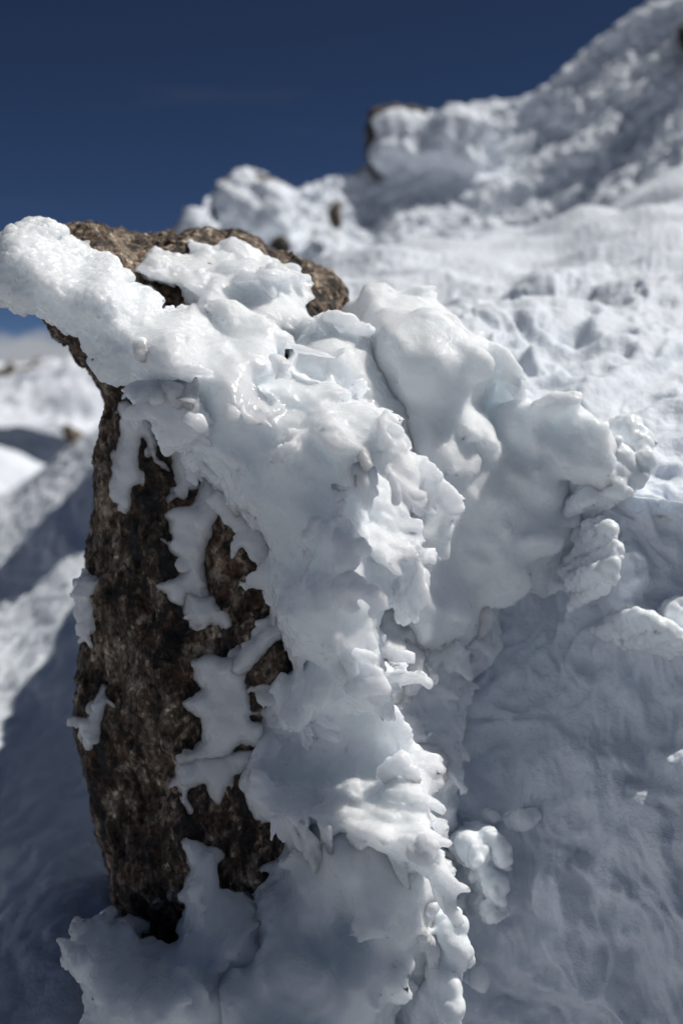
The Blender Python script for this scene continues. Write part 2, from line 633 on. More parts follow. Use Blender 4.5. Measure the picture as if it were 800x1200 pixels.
# ------------------------------------------------------------------ rime crust
A = [(0, 285), (8, 268), (35, 256), (55, 260), (75, 272), (68, 278), (85, 280), (110, 293), (130, 303), (155, 325), (150, 330), (170, 337), (177, 338), (187, 350),
     (186, 366), (205, 362), (225, 358), (245, 366), (252, 380), (275, 400), (290, 425), (298, 450), (290, 490), (250, 500), (215, 470), (180, 462), (150, 448), (130, 447),
     (110, 430), (104, 412), (95, 395), (80, 388), (60, 372), (45, 362), (25, 365), (5, 354), (-8, 345), (-10, 300)]
B = [(205, 440), (240, 400), (290, 400), (340, 430), (380, 470), (420, 520), (440, 560), (425, 600), (430, 650), (440, 700), (440, 750), (430, 772), (385, 779), (345, 766),
     (335, 745), (325, 720), (318, 690), (318, 655), (315, 625), (300, 606), (288, 600), (270, 590), (262, 570), (255, 552), (245, 545), (235, 540), (222, 528), (215, 515), (200, 490)]
Dh = [(300, 440), (330, 437), (360, 440), (375, 450), (390, 448), (410, 463), (396, 472), (430, 476), (452, 492), (468, 520), (478, 538), (486, 545), (490, 558), (482, 572),
      (465, 572), (450, 557), (435, 547), (420, 557), (400, 540), (370, 512), (345, 482), (320, 470), (305, 455)]
Fp = [(243, 360), (258, 354), (275, 358), (291, 366), (310, 372), (325, 382), (343, 396), (330, 402), (322, 420), (318, 440), (295, 440), (270, 400), (250, 378)]
H = [(345, 395), (365, 375), (385, 370), (402, 378), (416, 386), (432, 405), (443, 423), (452, 437), (458, 455), (472, 470), (485, 490), (492, 520), (492, 560), (480, 640),
     (450, 680), (400, 640), (360, 500), (340, 430)]
J = [(400, 560), (440, 575), (465, 600), (475, 640), (480, 650), (482, 668), (475, 677), (462, 680), (458, 702), (448, 710), (430, 740), (400, 740), (380, 640)]
L = [(300, 835), (330, 795), (380, 775), (425, 758), (440, 773), (446, 788), (440, 794), (455, 800), (457, 812), (448, 825), (440, 832), (400, 838), (340, 855), (310, 855)]
M = [(312, 840), (400, 820), (450, 845), (470, 880), (480, 920), (470, 960), (340, 960), (300, 960), (292, 930), (300, 890)]
Nn = [(372, 918), (400, 915), (416, 909), (440, 915), (453, 893), (475, 883), (486, 896), (489, 914), (497, 930), (504, 942), (496, 950), (502, 968), (511, 985), (509, 1010),
      (500, 1018), (490, 1008), (460, 1001), (430, 987), (420, 996), (412, 977), (395, 972), (388, 992), (378, 972), (362, 957), (357, 980), (345, 966), (325, 955), (300, 945),
      (288, 925), (298, 900), (330, 925)]
crust = empty('rime_crust', P(330, 600, 1.1))
tag(crust, 'thick white crust of rime ice draped over the top and right side of the boulder', 'rime ice')
K = [(430, 560), (500, 560), (540, 700), (545, 820), (535, 960), (520, 1010), (440, 980), (400, 800)]
v = vol_from([A, B, H, J, L, M, Nn, K], 0.93, 1.44, 0.0019)
v.layer(K, [(450, 600, 1.20), (520, 640, 1.31), (530, 800, 1.28), (450, 780, 1.17), (470, 940, 1.16), (525, 950, 1.22)], 0.16, 0.05, k=0, edge=6, efreq=14, relief=0.016, rfreq=26, bulge=0.02, seed=12)
v.layer(A, [(0, 300, 1.13), (40, 260, 1.19), (100, 290, 1.19), (60, 350, 1.10), (120, 350, 1.085), (160, 335, 1.15), (200, 420, 1.045), (240, 370, 1.12), (290, 450, 1.03), (130, 440, 1.09)], 0.13, 0.045, edge=4, efreq=14,
        relief=0.010, rfreq=26, rdir=0.7, bulge=0.015, seed=1)
v.layer(B, [(230, 455, 1.10), (290, 420, 1.12), (340, 445, 1.10), (290, 500, 1.065), (350, 540, 1.03), (420, 560, 1.05), (400, 630, 1.025), (380, 700, 1.02), (410, 750, 1.045), (330, 660, 1.08), (270, 570, 1.075), (230, 520, 1.07)], 0.13, 0.035, k=0.02,
        edge=3, relief=0.008, rfreq=40, rdir=0.9, bulge=0.01, seed=2)
v.layer(Fp, [(250, 360, 1.14), (291, 366, 1.14), (340, 396, 1.13), (300, 430, 1.05)], 0.06, 0.012, edge=2, efreq=9, relief=0.004, rfreq=20, k=0.008, seed=4)
v.layer(Dh, [(300, 440, 1.10), (360, 440, 1.11), (410, 463, 1.07), (340, 470, 1.06), (380, 510, 1.0), (450, 500, 1.02), (480, 555, 0.96), (430, 545, 0.98)], 0.07, 0.02, edge=2.5, efreq=9, relief=0.006, rfreq=20, rdir=0.8, k=0.01, seed=3)
v.layer(H, [(385, 370, 1.22), (430, 400, 1.19), (390, 420, 1.13), (470, 490, 1.16), (470, 620, 1.13), (400, 560, 1.11)], 0.13, 0.04, edge=3, relief=0.008, rfreq=40, rdir=1.1, bulge=0.015, k=0.015, seed=6)
v.layer(J, [(420, 580, 1.09), (475, 640, 1.08), (420, 700, 1.07)], 0.08, 0.02, edge=3, efreq=10, relief=0.006, rfreq=22, k=0.012, seed=7)
v.layer(L, [(310, 840, 1.18), (380, 790, 1.10), (440, 775, 1.06), (450, 812, 1.04), (380, 835, 1.1)], 0.12, 0.03, edge=3, efreq=10, relief=0.006, rfreq=20, k=0.012, seed=8)
v.layer(M, [(320, 860, 1.18), (420, 840, 1.14), (460, 900, 1.14), (400, 930, 1.13), (310, 930, 1.15)], 0.12, 0.03, edge=3, relief=0.008, rfreq=24, rdir=2.2, k=0.02, seed=9)
v.layer(Nn, [(300, 920, 1.13), (372, 918, 1.14), (416, 909, 1.14), (475, 885, 1.13), (400, 950, 1.06), (480, 940, 1.06), (500, 985, 1.0), (440, 990, 1.0), (360, 975, 1.07)], 0.10, 0.014, edge=2.5, efreq=8,
        relief=0.010, rfreq=12, rdir=0.12, k=0.008, seed=10)


def rime_noise(p):
    w = fbm(p / 0.04, 2, 3)
    q = (p @ GB.T) / np.array([0.045, 0.022, 0.030], np.float32) + 0.45 * np.stack([w, perlin(p / 0.02, 7), perlin(p / 0.025, 8)], 1)
    sc = scales(q, np.array([1, 0, 0], np.float32), 2)
    q2 = (p @ GB.T) / np.array([0.018, 0.009, 0.011], np.float32) + 0.4 * w[:, None]
    s2 = scales(q2, np.array([1, 0, 0], np.float32), 4)
    mk = sstep(-0.25, 0.35, perlin(p / 0.07, 44))
    m2 = sstep(-0.15, 0.3, perlin(p / 0.05, 45))
    front = sstep(-0.16, -0.05, p[:, 0]) * sstep(-0.02, 0.06, p[:, 2])        # the waxy shoulder is smoother
    return 0.0035 * w + (0.3 + 0.7 * mk) * 0.0040 * sc + m2 * (0.0030 - 0.002 * front) * s2


def smooth_noise(p):
    return 0.004 * fbm(p / 0.06, 2, 3) + 0.6 * rime_noise(p)


E1 = [(162, 316), (180, 294), (212, 301), (228, 299), (222, 284), (254, 297), (270, 300), (275, 330), (262, 350), (238, 352), (222, 337), (200, 330), (175, 324)]
E2 = [(250, 320), (256, 296), (262, 285), (270, 281), (285, 288), (309, 299), (330, 313), (350, 327), (363, 337), (367, 348), (353, 358), (362, 374), (340, 384), (300, 380), (250, 374), (236, 357)]
v.layer(E1, [(180, 296, 1.22), (222, 286, 1.30), (255, 297, 1.28), (262, 345, 1.19), (220, 335, 1.17), (175, 320, 1.18)], 0.09, 0.010, k=0.008, edge=1.5, efreq=8, relief=0.008, rfreq=12, rdir=0.35, seed=42)
v.layer(E2, [(262, 286, 1.31), (309, 300, 1.32), (363, 342, 1.28), (300, 335, 1.21), (300, 376, 1.14), (345, 380, 1.17), (245, 350, 1.15)], 0.10, 0.010, k=0.006, edge=2, efreq=8, relief=0.009, rfreq=14, rdir=0.6, seed=43)
def crust_keep(p):
    if p[2] < -0.36:                                   # the sunlit shelf is packed tighter
        return 0.5
    if p[0] < -0.17:                                   # arm: only small frost there
        return 0.0
    if p[2] > 0.12:                                    # slab over the boulder top
        return 0.0
    shoulder = (-0.16 < p[0] < -0.0) and (-0.06 < p[2] < 0.10)
    return 0.22 if shoulder else 0.8


v.feathers(330, 5, size=(0.016, 0.040), keep=crust_keep, k=0.004, lift=0.2)
v.feathers(750, 7, size=(0.008, 0.020), keep=crust_keep, k=0.0022, lift=0.22)
v.feathers(260, 6, size=(0.006, 0.014), keep=lambda p: 0.2 if p[0] < -0.15 or p[2] > 0.12 else 0.4, k=0.003, lift=0.05)
v.band(rime_noise, 0.02)
v.soften()


def rime_fine(V, N):
    mk = sstep(0.0, 0.4, perlin(V / 0.05, 31))
    arm = sstep(-0.14, -0.26, V[:, 0]) * 1.5           # the left arm is granular with frost
    l = lumps(V / 0.009, 3)
    return (0.45 * mk + 1.0 * arm) * (0.0017 * l + 0.0014 * fbm(V / 0.006, 2, 12)) + 0.0006 * fbm(V / 0.009, 2, 14)


body = finish(v, 'crust_body', ICE, rime_fine, crust, it=2, minv=1500)


def plate(name, poly, ctrl, T, r, parent, mat=None, h=0.0016, edge=2.0, efreq=8, relief=0.003, rfreq=14, rdir=None, bulge=0.004, seed=0, nz=1.0, bw=14, nf=0, grow=None):
    D = [c[2] for c in ctrl]
    v = vol_from([poly], min(D) - 0.02, max(D) + T + 0.02, h, 0.012)
    v.layer(poly, ctrl, T, r, k=0, edge=edge, efreq=efreq, relief=relief, rfreq=rfreq, rdir=rdir, bulge=bulge, bw=bw, seed=seed)
    if nf:
        v.feathers(nf, seed, size=(0.005, 0.014), k=0.004, lift=0.12, grow=grow)
    v.band(lambda p: nz * (0.0016 * fbm(p / 0.016, 3, seed + 2)), 0.008)
    o = finish(v, name, mat or ICE, lambda V, N: nz * 0.0006 * fbm(V / 0.006, 2, seed + 9), parent, minv=60)
    if parent is not None:
        SEATS.append(bvh_of(o))
    return o


def knob(name, cones, parent, mat=None, h=0.0015, k=0.006, nz=1.0, seed=0):
    """cones: (px, py, D, r_px, px2, py2, D2, r2_px)"""
    pts, rs = [], []
    for c in cones:
        pts += [P(*c[:3]), P(*c[4:7])]
        rs += [c[3] * c[2] / F, c[7] * c[6] / F]
    pts = np.array(pts); m = max(rs) + 0.012
    v = Vol(pts.min(0) - m, pts.max(0) + m, h)
    for i in range(len(cones)):
        v.cone(pts[2 * i], pts[2 * i + 1], rs[2 * i], rs[2 * i + 1], k)
    v.band(lambda p: nz * 0.0022 * fbm(p / 0.013, 2, seed + 2), 0.008)
    return finish(v, name, mat or ICE_WET, lambda V, N: nz * (0.0005 * fbm(V / 0.005, 2, seed + 9)), parent, it=2, minv=60)


from mathutils.bvhtree import BVHTree


def bvh_of(o):
    off = o.parent.location if o.parent else Vector((0, 0, 0))
    return BVHTree.FromPolygons([tuple(v_.co + off) for v_ in o.data.vertices], [tuple(p_.vertices) for p_ in o.data.polygons])


def depth_on(tree, px, py, default):
    hit = tree.ray_cast(Vector((0, 0, 0)), Vector(P(px, py, 1)).normalized())[0]
    return (hit.y * CP - hit.z * SP) if hit else default


body_bvh = bvh_of(body)
SEATS = [body_bvh]
# petals and feathers of the crust, each a plate of its own
plate('rime_petal', [(160, 447), (190, 445), (215, 446), (230, 460), (245, 490), (240, 510), (218, 523), (205, 524), (190, 518), (180, 505), (176, 494), (165, 490), (158, 478), (155, 466), (144, 458)],
      [(160, 460, 1.055), (230, 470, 1.03), (210, 515, 1.045)], 0.035, 0.010, crust, edge=4.5, efreq=6.5, seed=41, nf=50, grow=np.array([-0.6, -0.5, -0.6]))
plate('rime_feather', [(335, 399), (350, 403), (375, 411), (399, 421), (370, 417), (345, 413)], [(335, 400, 1.10), (399, 421, 1.09)], 0.012, 0.004, crust, edge=1, h=0.001, relief=0.001, nz=0.4, seed=43)
plate('rime_feather', [(316, 414), (330, 416), (343, 426), (338, 433), (341, 442), (322, 446)], [(320, 420, 1.05), (340, 430, 1.05)], 0.02, 0.006, crust, edge=1.5, seed=44, h=0.0013)
plate('rime_petal', [(262, 560), (290, 575), (318, 580), (330, 612), (322, 645), (312, 630), (303, 612), (294, 614), (288, 602), (276, 596)], [(270, 575, 1.09), (320, 610, 1.09)], 0.03, 0.009, crust, edge=2, seed=45)
plate('rime_petal', [(440, 762), (480, 745), (500, 770), (504, 795), (488, 812), (450, 838), (430, 800)], [(440, 780, 1.16), (500, 790, 1.18)], 0.06, 0.02, crust, edge=2, seed=46, h=0.002)
plate('rime_petal', [(470, 868), (510, 872), (528, 890), (526, 912), (510, 932), (490, 945), (465, 930)], [(480, 880, 1.17), (525, 900, 1.19)], 0.06, 0.02, crust, edge=2, seed=47, h=0.002)
plate('rime_petal', [(240, 585), (262, 570), (300, 600), (318, 640), (320, 680), (300, 660), (285, 640), (270, 655), (275, 625)], [(260, 600, 1.16), (310, 660, 1.14)], 0.02, 0.007, crust, edge=3, seed=48)

def seat(cones, reach=(0,)):
    """cones given as (px, py, lift_mm, r_px, ...): seat them on the crust at their first point"""
    d0 = min(depth_on(t_, cones[0][0] + a_, cones[0][1] - b_, 1.2) for a_ in (-6, 0, 6) for b_ in reach for t_ in SEATS)
    return [(c[0], c[1], d0 - c[2] / 1000, c[3], c[4], c[5], d0 - c[6] / 1000, c[7]) for c in cones]


for i, c in enumerate([
        [(396, 628, 4, 9, 404, 640, 12, 14), (404, 640, 12, 14, 408, 655, 16, 15), (408, 655, 16, 13, 402, 662, 14, 12), (412, 640, 14, 6, 424, 638, 22, 5), (424, 638, 22, 8, 427, 645, 22, 8)],
        [(400, 690, 8, 13, 418, 690, 20, 12), (418, 690, 20, 12, 436, 697, 24, 11), (436, 697, 24, 10, 446, 706, 24, 9), (446, 706, 24, 8, 436, 720, 24, 4), (400, 702, 12, 10, 414, 710, 18, 8), (405, 678, 12, 8, 414, 678, 16, 6)],
        [(392, 571, 2, 4, 412, 573, 14, 3.6)],
        [(390, 606, 0, 3, 399, 608, 9, 3.2)],
        [(426, 535, 3, 7, 430, 546, 8, 7)],
        [(180, 456, 2, 7, 185, 465, 10, 9), (194, 452, 4, 8, 205, 460, 14, 12), (205, 460, 14, 11, 209, 470, 13, 9), (215, 462, 8, 7, 223, 473, 14, 8)],
        [(222, 492, 4, 7, 232, 496, 14, 9), (232, 496, 14, 9, 237, 503, 13, 6)],
        [(268, 476, 2, 5, 273, 486, 8, 8)],
        [(165, 402, 2, 7, 167, 416, 8, 10)],
        [(420, 768, 6, 7, 438, 772, 14, 7), (430, 782, 6, 9, 443, 789, 16, 7), (415, 805, 6, 12, 440, 803, 18, 12), (440, 803, 18, 11, 451, 808, 18, 8)],
        [(452, 905, 6, 12, 472, 893, 16, 11), (472, 893, 16, 10, 480, 903, 18, 9), (480, 903, 18, 9, 484, 915, 18, 8)],
        [(486, 1000, 4, 11, 500, 1006, 14, 10), (496, 985, 6, 9, 506, 990, 14, 8)]]):
    knob('rime_knob', seat(c), crust, seed=50 + i, nz=1.3, k=0.004)
for i, c in enumerate([
        [(460, 560, 2, 6, 463, 572, 4, 5), (463, 572, 4, 4.2, 464, 580, 4, 3.8), (464, 580, 4, 3.8, 464, 588, 4, 5.2)],
        [(420, 550, 0, 10, 426, 568, 3, 7), (426, 568, 3, 7, 428, 586, 3, 4.5)],
        [(436, 550, 0, 6, 440, 566, 2, 3.2)],
        [(354, 965, 2, 5, 357, 982, 4, 2.2)],
        [(384, 972, 3, 6, 388, 991, 6, 2.5)],
        [(322, 960, 2, 6, 318, 984, 4, 2.2)]]):
    knob('icicle', seat(c, (0, 6, 12, 18)), crust, seed=80 + i, nz=0.6)

# ------------------------------------------------------------------ rounded rime mound right of the crust
I = [(425, 346), (432, 338), (448, 336), (458, 345), (465, 351), (490, 352), (510, 360), (530, 375), (545, 392), (560, 398), (575, 425), (570, 440), (560, 450), (552, 470),
     (550, 500), (565, 530), (580, 570), (560, 640), (530, 720), (490, 700), (450, 640), (450, 560), (450, 480), (430, 420), (415, 385)]
S = [(470, 600), (520, 520), (550, 497), (590, 498), (640, 530), (690, 560), (690, 600), (660, 640), (652, 690), (635, 697), (620, 690), (605, 697), (585, 705), (575, 722), (586, 760), (580, 790),
     (560, 802), (552, 830), (532, 842), (505, 800), (470, 770), (450, 720)]
v = vol_from([I, S], 1.08, 1.6, 0.0036)
v.layer(S, [(500, 600, 1.22), (540, 540, 1.22), (590, 512, 1.25), (620, 545, 1.24), (690, 575, 1.29), (640, 690, 1.37), (560, 790, 1.35), (480, 720, 1.19), (570, 640, 1.26)], 0.22, 0.05, k=0, edge=6, efreq=16, relief=0.020, rfreq=40, bulge=0.03, bw=45, seed=62)
v.layer(I, [(440, 340, 1.28), (500, 356, 1.27), (470, 400, 1.18), (520, 420, 1.17), (560, 412, 1.20), (530, 450, 1.18), (500, 520, 1.19), (560, 560, 1.23), (540, 660, 1.24), (470, 640, 1.15)], 0.18, 0.05, k=0.06, edge=3, relief=0.008, rfreq=40, rdir=1.2, bulge=0.025, bw=50, seed=61)
v.cone(P(535, 410, 1.19), P(562, 427, 1.18), 0.016, 0.014, 0.02)
v.cone(P(500, 385, 1.21), P(505, 425, 1.19), 0.02, 0.012, 0.03)
for a_, b_, r_, e_ in [(600, 500, 22, .02), (625, 503, 16, 0), (633, 518, 7, -.01), (650, 498, 24, .01), (675, 505, 22, 0), (695, 525, 16, -.01), (660, 518, 14, .0), (690, 540, 10, -.01)]:
    c0 = P(a_, b_, 1.235 + e_)
    v.cone(c0, c0 + np.array([-0.01, 0.08, -0.03]), r_ * 1.235 / F, r_ * 1.5 / F, 0.016)
v.feathers(60, 29, size=(0.005, 0.012), keep=lambda p: 1.0 if (p[0] > 0.16 and p[2] > -0.12) else 0.0, k=0.003, lift=0.2)
v.feathers(120, 9, size=(0.014, 0.034), k=0.006, lift=0.05, spread=0.15)
v.band(lambda p: smooth_noise(p) + 0.004 * lumps(p / 0.045, 8) + 0.004 * sstep(0.15, 0.2, p[:, 0]) * sstep(-0.14, -0.10, p[:, 2]) * lumps(p / 0.016, 9), 0.022)
v.soften()
tag(finish(v, 'rime_mound', ICE_MATTE, rime_fine, it=2, minv=1500), 'smooth rounded ice mound right of the boulder top, its shaded drape hanging below', 'rime mound')

# ------------------------------------------------------------------ ice at the foot
O = [(345, 975), (365, 940), (420, 940), (480, 960), (505, 1035), (503, 1060), (512, 1075), (505, 1100), (490, 1120), (478, 1130), (479, 1155), (460, 1172), (450, 1200), (440, 1270),
     (250, 1270), (240, 1150), (290, 1110), (300, 1060), (322, 1030)]
v = vol_from([O], 0.96, 1.35, 0.0032)
v.layer(O, [(340, 990, 1.15), (420, 950, 1.13), (480, 970, 1.12), (420, 1015, 1.09), (490, 1040, 1.07), (350, 1060, 1.15), (400, 1090, 1.15), (480, 1110, 1.06), (330, 1190, 1.09), (430, 1190, 1.07), (440, 1060, 1.09)], 0.18, 0.05, k=0, edge=4, efreq=14, relief=0.018, rfreq=36, rdir=1.3, bulge=0.04, bw=55, seed=63)
v.feathers(240, 21, size=(0.010, 0.024), k=0.006, lift=0.15, spread=0.2)
O2 = [(300, 1130), (340, 1125), (385, 1140), (395, 1170), (390, 1270), (290, 1270)]
v.layer(O2, [(310, 1140, 1.06), (380, 1150, 1.03), (340, 1250, 1.0)], 0.08, 0.02, k=0.01, edge=3, relief=0.004, seed=64)
v.band(rime_noise, 0.02)
v.soften()
tag(finish(v, 'ice_apron', ICE, rime_fine), 'shaded apron of folded ice under the sunlit shelf, at the bottom of the photo', 'ice apron')

Pp = [(218, 985), (232, 992), (246, 1004), (258, 1040), (300, 1060), (340, 1100), (330, 1145), (335, 1280), (90, 1280), (112, 1170), (100, 1140), (90, 1108), (120, 1078), (128, 1092), (150, 1082), (160, 1110),
      (180, 1122), (210, 1107), (221, 1080), (222, 1045), (213, 1052), (226, 1020)]
v = vol_from([Pp], 0.98, 1.4, 0.0032)
v.layer(Pp, [(225, 990, 1.175), (250, 1060, 1.17), (300, 1070, 1.16), (250, 1120, 1.15), (150, 1100, 1.18), (190, 1190, 1.07), (320, 1150, 1.08), (110, 1180, 1.10)], 0.15, 0.014, k=0, edge=3.5, efreq=9, relief=0.016, rfreq=22, rdir=1.9, bulge=0.03, bw=60, seed=65)
v.feathers(220, 22, size=(0.008, 0.019), k=0.005, lift=0.25)
v.band(rime_noise, 0.02)
v.soften()
tag(finish(v, 'snow_skirt', ICE, rime_fine), 'frosted skirt of snow banked against the boulder foot at bottom left', 'snow skirt')
q = plate('ice_flake', [(66, 1100), (78, 1101), (100, 1108), (112, 1130), (102, 1150), (92, 1153), (82, 1140)], [(70, 1100, 1.12), (100, 1140, 1.08)], 0.025, 0.010, None, edge=1.5, seed=66)
tag(q, 'pale tongue of ice sticking out left from the snow at the boulder foot', 'ice flake')

# ------------------------------------------------------------------ snow bank on the right (one sheet, wall + lip + upper slope)
cols = [330, 430, 500, 560, 640, 720, 800, 960, 1250]
lip = [440, 450, 468, 488, 520, 545, 560, 600, 640]
crest = [322, 304, 293, 284, 262, 236, 206, 150, 60]
cD = [3.0, 3.1, 3.3, 3.5, 3.8, 4.1, 4.4, 4.9, 5.5]
rows = []
rows.append([P(x, 1900, d) for x, d in zip(cols, [1.12, 1.12, 1.12, 1.12, 1.11, 1.10, 1.08, 1.05, 1.0])])
rows.append([P(x, 1450, d) for x, d in zip(cols, [1.20, 1.20, 1.19, 1.18, 1.16, 1.13, 1.11, 1.07, 1.02])])
rows.append([P(x, 1200, d) for x, d in zip(cols, [1.27, 1.26, 1.24, 1.22, 1.20, 1.17, 1.13, 1.08, 1.03])])
rows.append([P(x, 1020, d) for x, d in zip(cols, [1.31, 1.29, 1.27, 1.25, 1.22, 1.18, 1.14, 1.08, 1.02])])
rows.append([P(x, 850, d) for x, d in zip(cols, [1.36, 1.34, 1.33, 1.32, 1.29, 1.24, 1.19, 1.12, 1.05])])
rows.append([P(x, 720, d) for x, d in zip(cols, [1.40, 1.40, 1.40, 1.41, 1.37, 1.26, 1.23, 1.18, 1.12])])
rows.append([P(x, l + 70, d) for x, l, d in zip(cols, lip, [1.42, 1.42, 1.42, 1.42, 1.38, 1.27, 1.27, 1.24, 1.18])])
rows.append([P(x, l + 24, d) for x, l, d in zip(cols, lip, [1.45, 1.40, 1.36, 1.32, 1.28, 1.26, 1.25, 1.2, 1.14])])
rows.append([P(x, l - 22, d) for x, l, d in zip(cols, lip, [1.50, 1.46, 1.42, 1.38, 1.34, 1.32, 1.31, 1.26, 1.2])])
rows.append([P(x, l * .65 + c * .35, d) for x, l, c, d in zip(cols, lip, crest, [1.8, 1.78, 1.72, 1.66, 1.62, 1.6, 1.6, 1.6, 1.6])])
rows.append([P(x, l * .35 + c * .65, d) for x, l, c, d in zip(cols, lip, crest, [2.2, 2.2, 2.2, 2.15, 2.15, 2.15, 2.2, 2.3, 2.5])])
rows.append([P(x, l * .12 + c * .88, d) for x, l, c, d in zip(cols, lip, crest, [2.7, 2.75, 2.8, 2.8, 2.9, 3.0, 3.1, 3.4, 3.8])])
rows.append([P(x, c, d) for x, c, d in zip(cols, crest, cD)])
rows.append([P(x, c + 40, d + 0.8) for x, c, d in zip(cols, crest, cD)])
rows.append([P(x, c + 130, d + 1.6) for x, c, d in zip(cols, crest, cD)])


def up_of(N):
    return sstep(0.25, 0.7, N[:, 2])


def bank_big(V, N):
    u = up_of(N)
    dist = V[:, 1]
    s = sstep(1.3, 2.2, dist)
    return u * (0.010 + 0.05 * s) * (fbm(V / 0.34, 2, 70)) + (1 - u) * 0.011 * fbm(V / 0.16, 3, 71)


def bank_mid(V, N):
    u = up_of(N)
    near = sstep(3.4, 1.6, V[:, 1])
    # streaks down the shaded wall, lumps on the lit slope
    d = np.array([0.50, -0.15, -0.85]); d /= np.linalg.norm(d)
    t = V @ d
    q = V - t[:, None] * d * 0.88
    w = fbm(V / 0.1, 2, 75)
    st = fbm(q / 0.06 + 0.5 * w[:, None], 4, 72)
    d2 = np.array([0.72, 0.55, 0.42]); d2 /= np.linalg.norm(d2)
    lay = V - (V @ d2)[:, None] * d2 * 0.72
    l1 = 1.5 * fbm(lay / 0.26 + 0.5 * w[:, None], 3, 73) + (0.10 + 0.28 * sstep(2.2, 1.5, V[:, 1])) * fbm(lay / 0.08 + 0.5 * w[:, None], 3, 77)
    l2 = (lumps(V / 0.035 + 0.5 * w[:, None], 74) * sstep(1.9, 1.4, V[:, 1]) + 0.2 * fbm(lay / 0.06, 3, 80)) * sstep(-0.1, 0.4, perlin(V / 0.15, 78))
    deep = 0.25 + 0.75 * sstep(-0.12, -0.30, V[:, 2])
    return u * near * (0.024 * l1 + 0.006 * l2) + (1 - u) * deep * (0.029 * st + 0.016 * fbm(V / 0.10, 3, 79)) + (1 - u) * sstep(0.95, 1.25, V[:, 1]) * 0.0015 * l2


sh = sheet('snow_bank', rows, 620, 460, SNOW, [bank_big, bank_mid, lambda V, N: 0.0022 * fbm(V / 0.02, 3, 76)])
structure(sh)

bvh = bvh_of(sh)

# ------------------------------------------------------------------ sunlit clusters of knobs
def cluster(name, label, cat, pts, D0, group=None, mat=None, k=0.012, lump=0.003, scale=0.011):
    """pts: (px, py, r_px, dD)"""
    if D0 is None:                                     # seat the knobs on the snow bank
        D0, pp = 1.25, []
        for a, b, r, e in pts:
            hit = bvh.ray_cast(Vector((0, 0, 0)), Vector(P(a, b, 1)).normalized())[0]
            dd = (hit.y * CP - hit.z * SP) if hit else 1.25
            pp.append(P(a, b, dd + e - r * dd / F * 0.35))
        P3 = np.array(pp)
    else:
        P3 = np.array([P(a, b, D0 + e) for a, b, r, e in pts])
    rs = [r * D0 / F for a, b, r, e in pts]
    m = max(rs) + 0.02
    back = np.array([-0.01, 0.08, -0.03])
    v = Vol(np.minimum(P3, P3 + back).min(0) - m, np.maximum(P3, P3 + back).max(0) + m, 0.0024)
    for p, r in zip(P3, rs):
        v.cone(p, p + back, r, r * 1.2, k)
    v.feathers(8 + 4 * len(pts), 31, size=(0.004, 0.010), k=0.003, lift=0.15)
    v.band(lambda p: 0.003 * fbm(p / 0.02, 2, 4), 0.012)
    o = finish(v, name, mat or ICE_KNOB, lambda V, N: lump * lumps(V / scale, 6) + 0.0007 * fbm(V / 0.005, 2, 3), minv=60)
    return tag(o, label, cat, group)


G = 'sunlit knobs of ice in the shaded hollow'
cluster('ice_cluster', 'string of bright sunlit ice knobs beside the white shelf, above the lone lower knob', 'ice cluster',
        [(549, 989, 14, -.05), (562, 1000, 12, -.055), (576, 982, 10, -.06), (587, 996, 10, -.065), (591, 1009, 8, -.06), (559, 1011, 5, -.07), (585, 1037, 9, -.06), (577, 1043, 7, -.06), (588, 1058, 4, -.06), (578, 1075, 7, -.06), (570, 1064, 6, -.05), (572, 1025, 9, -.045)],
        None, G, k=0.007, lump=0.002, scale=0.008)
cluster('ice_cluster', 'two pale half-buried ice blobs between the shelf and the streaked snow', 'ice cluster', [(575, 953, 5, -.01), (580, 958, 4, -.01), (610, 962, 11, -0.004), (624, 957, 9, 0)], None, G, lump=0.001)
cluster('ice_cluster', 'lone egg-shaped sunlit ice knob at the bottom, right of the apron', 'ice cluster', [(561, 1142, 8, -.05), (562, 1150, 9, -.05)], None, G, lump=0.0008)
cluster('ice_cluster', 'column of ice knobs running down the right edge of the apron', 'ice cluster',
        [(506, 1063, 8, -.01), (497, 1097, 6, -.03), (536, 1080, 8, 0), (525, 1101, 8, 0), (534, 1114, 9, 0), (543, 1123, 6, 0), (525, 1153, 8, -.01), (532, 1178, 9, -.02), (529, 1192, 8, -.02), (518, 1130, 18, .03), (510, 1180, 24, .03), (515, 1090, 16, .03), (520, 1225, 20, 0)], 1.095, G, k=0.022, lump=0.002, scale=0.009)
cluster('ice_cluster', 'narrow vertical strip of glittering ice knobs right of the hollow, under the cornice', 'ice cluster',
        [(703, 610, 4, -.06), (711, 618, 7, -.07), (718, 628, 5, -.07), (707, 630, 5, -.065), (697, 640, 7, -.06), (722, 642, 6, -.075), (713, 646, 4, -.07), (718, 660, 8, -.08), (704, 668, 9, -.075), (694, 676, 4, -.06),
         (716, 678, 5, -.08), (706, 688, 6, -.075), (684, 655, 3, -.055)],
        None, G, k=0.004, lump=0.003, scale=0.008)
cluster('ice_cluster', 'crusty sunlit ice lumps at the right border, below the cornice', 'ice cluster',
        [(716, 736, 5, -.02), (722, 743, 4, -.02), (748, 718, 6, -.03), (758, 724, 8, -.035), (770, 730, 7, -.035), (764, 742, 6, -.03), (745, 736, 5, -.025), (782, 736, 8, -.035), (775, 746, 6, -.035), (790, 716, 9, -.035), (800, 708, 9, -.03), (806, 725, 10, -.035), (796, 748, 8, -.04), (810, 752, 9, -.04), (822, 735, 10, -.03)],
        None, G, k=0.004, lump=0.003, scale=0.009)
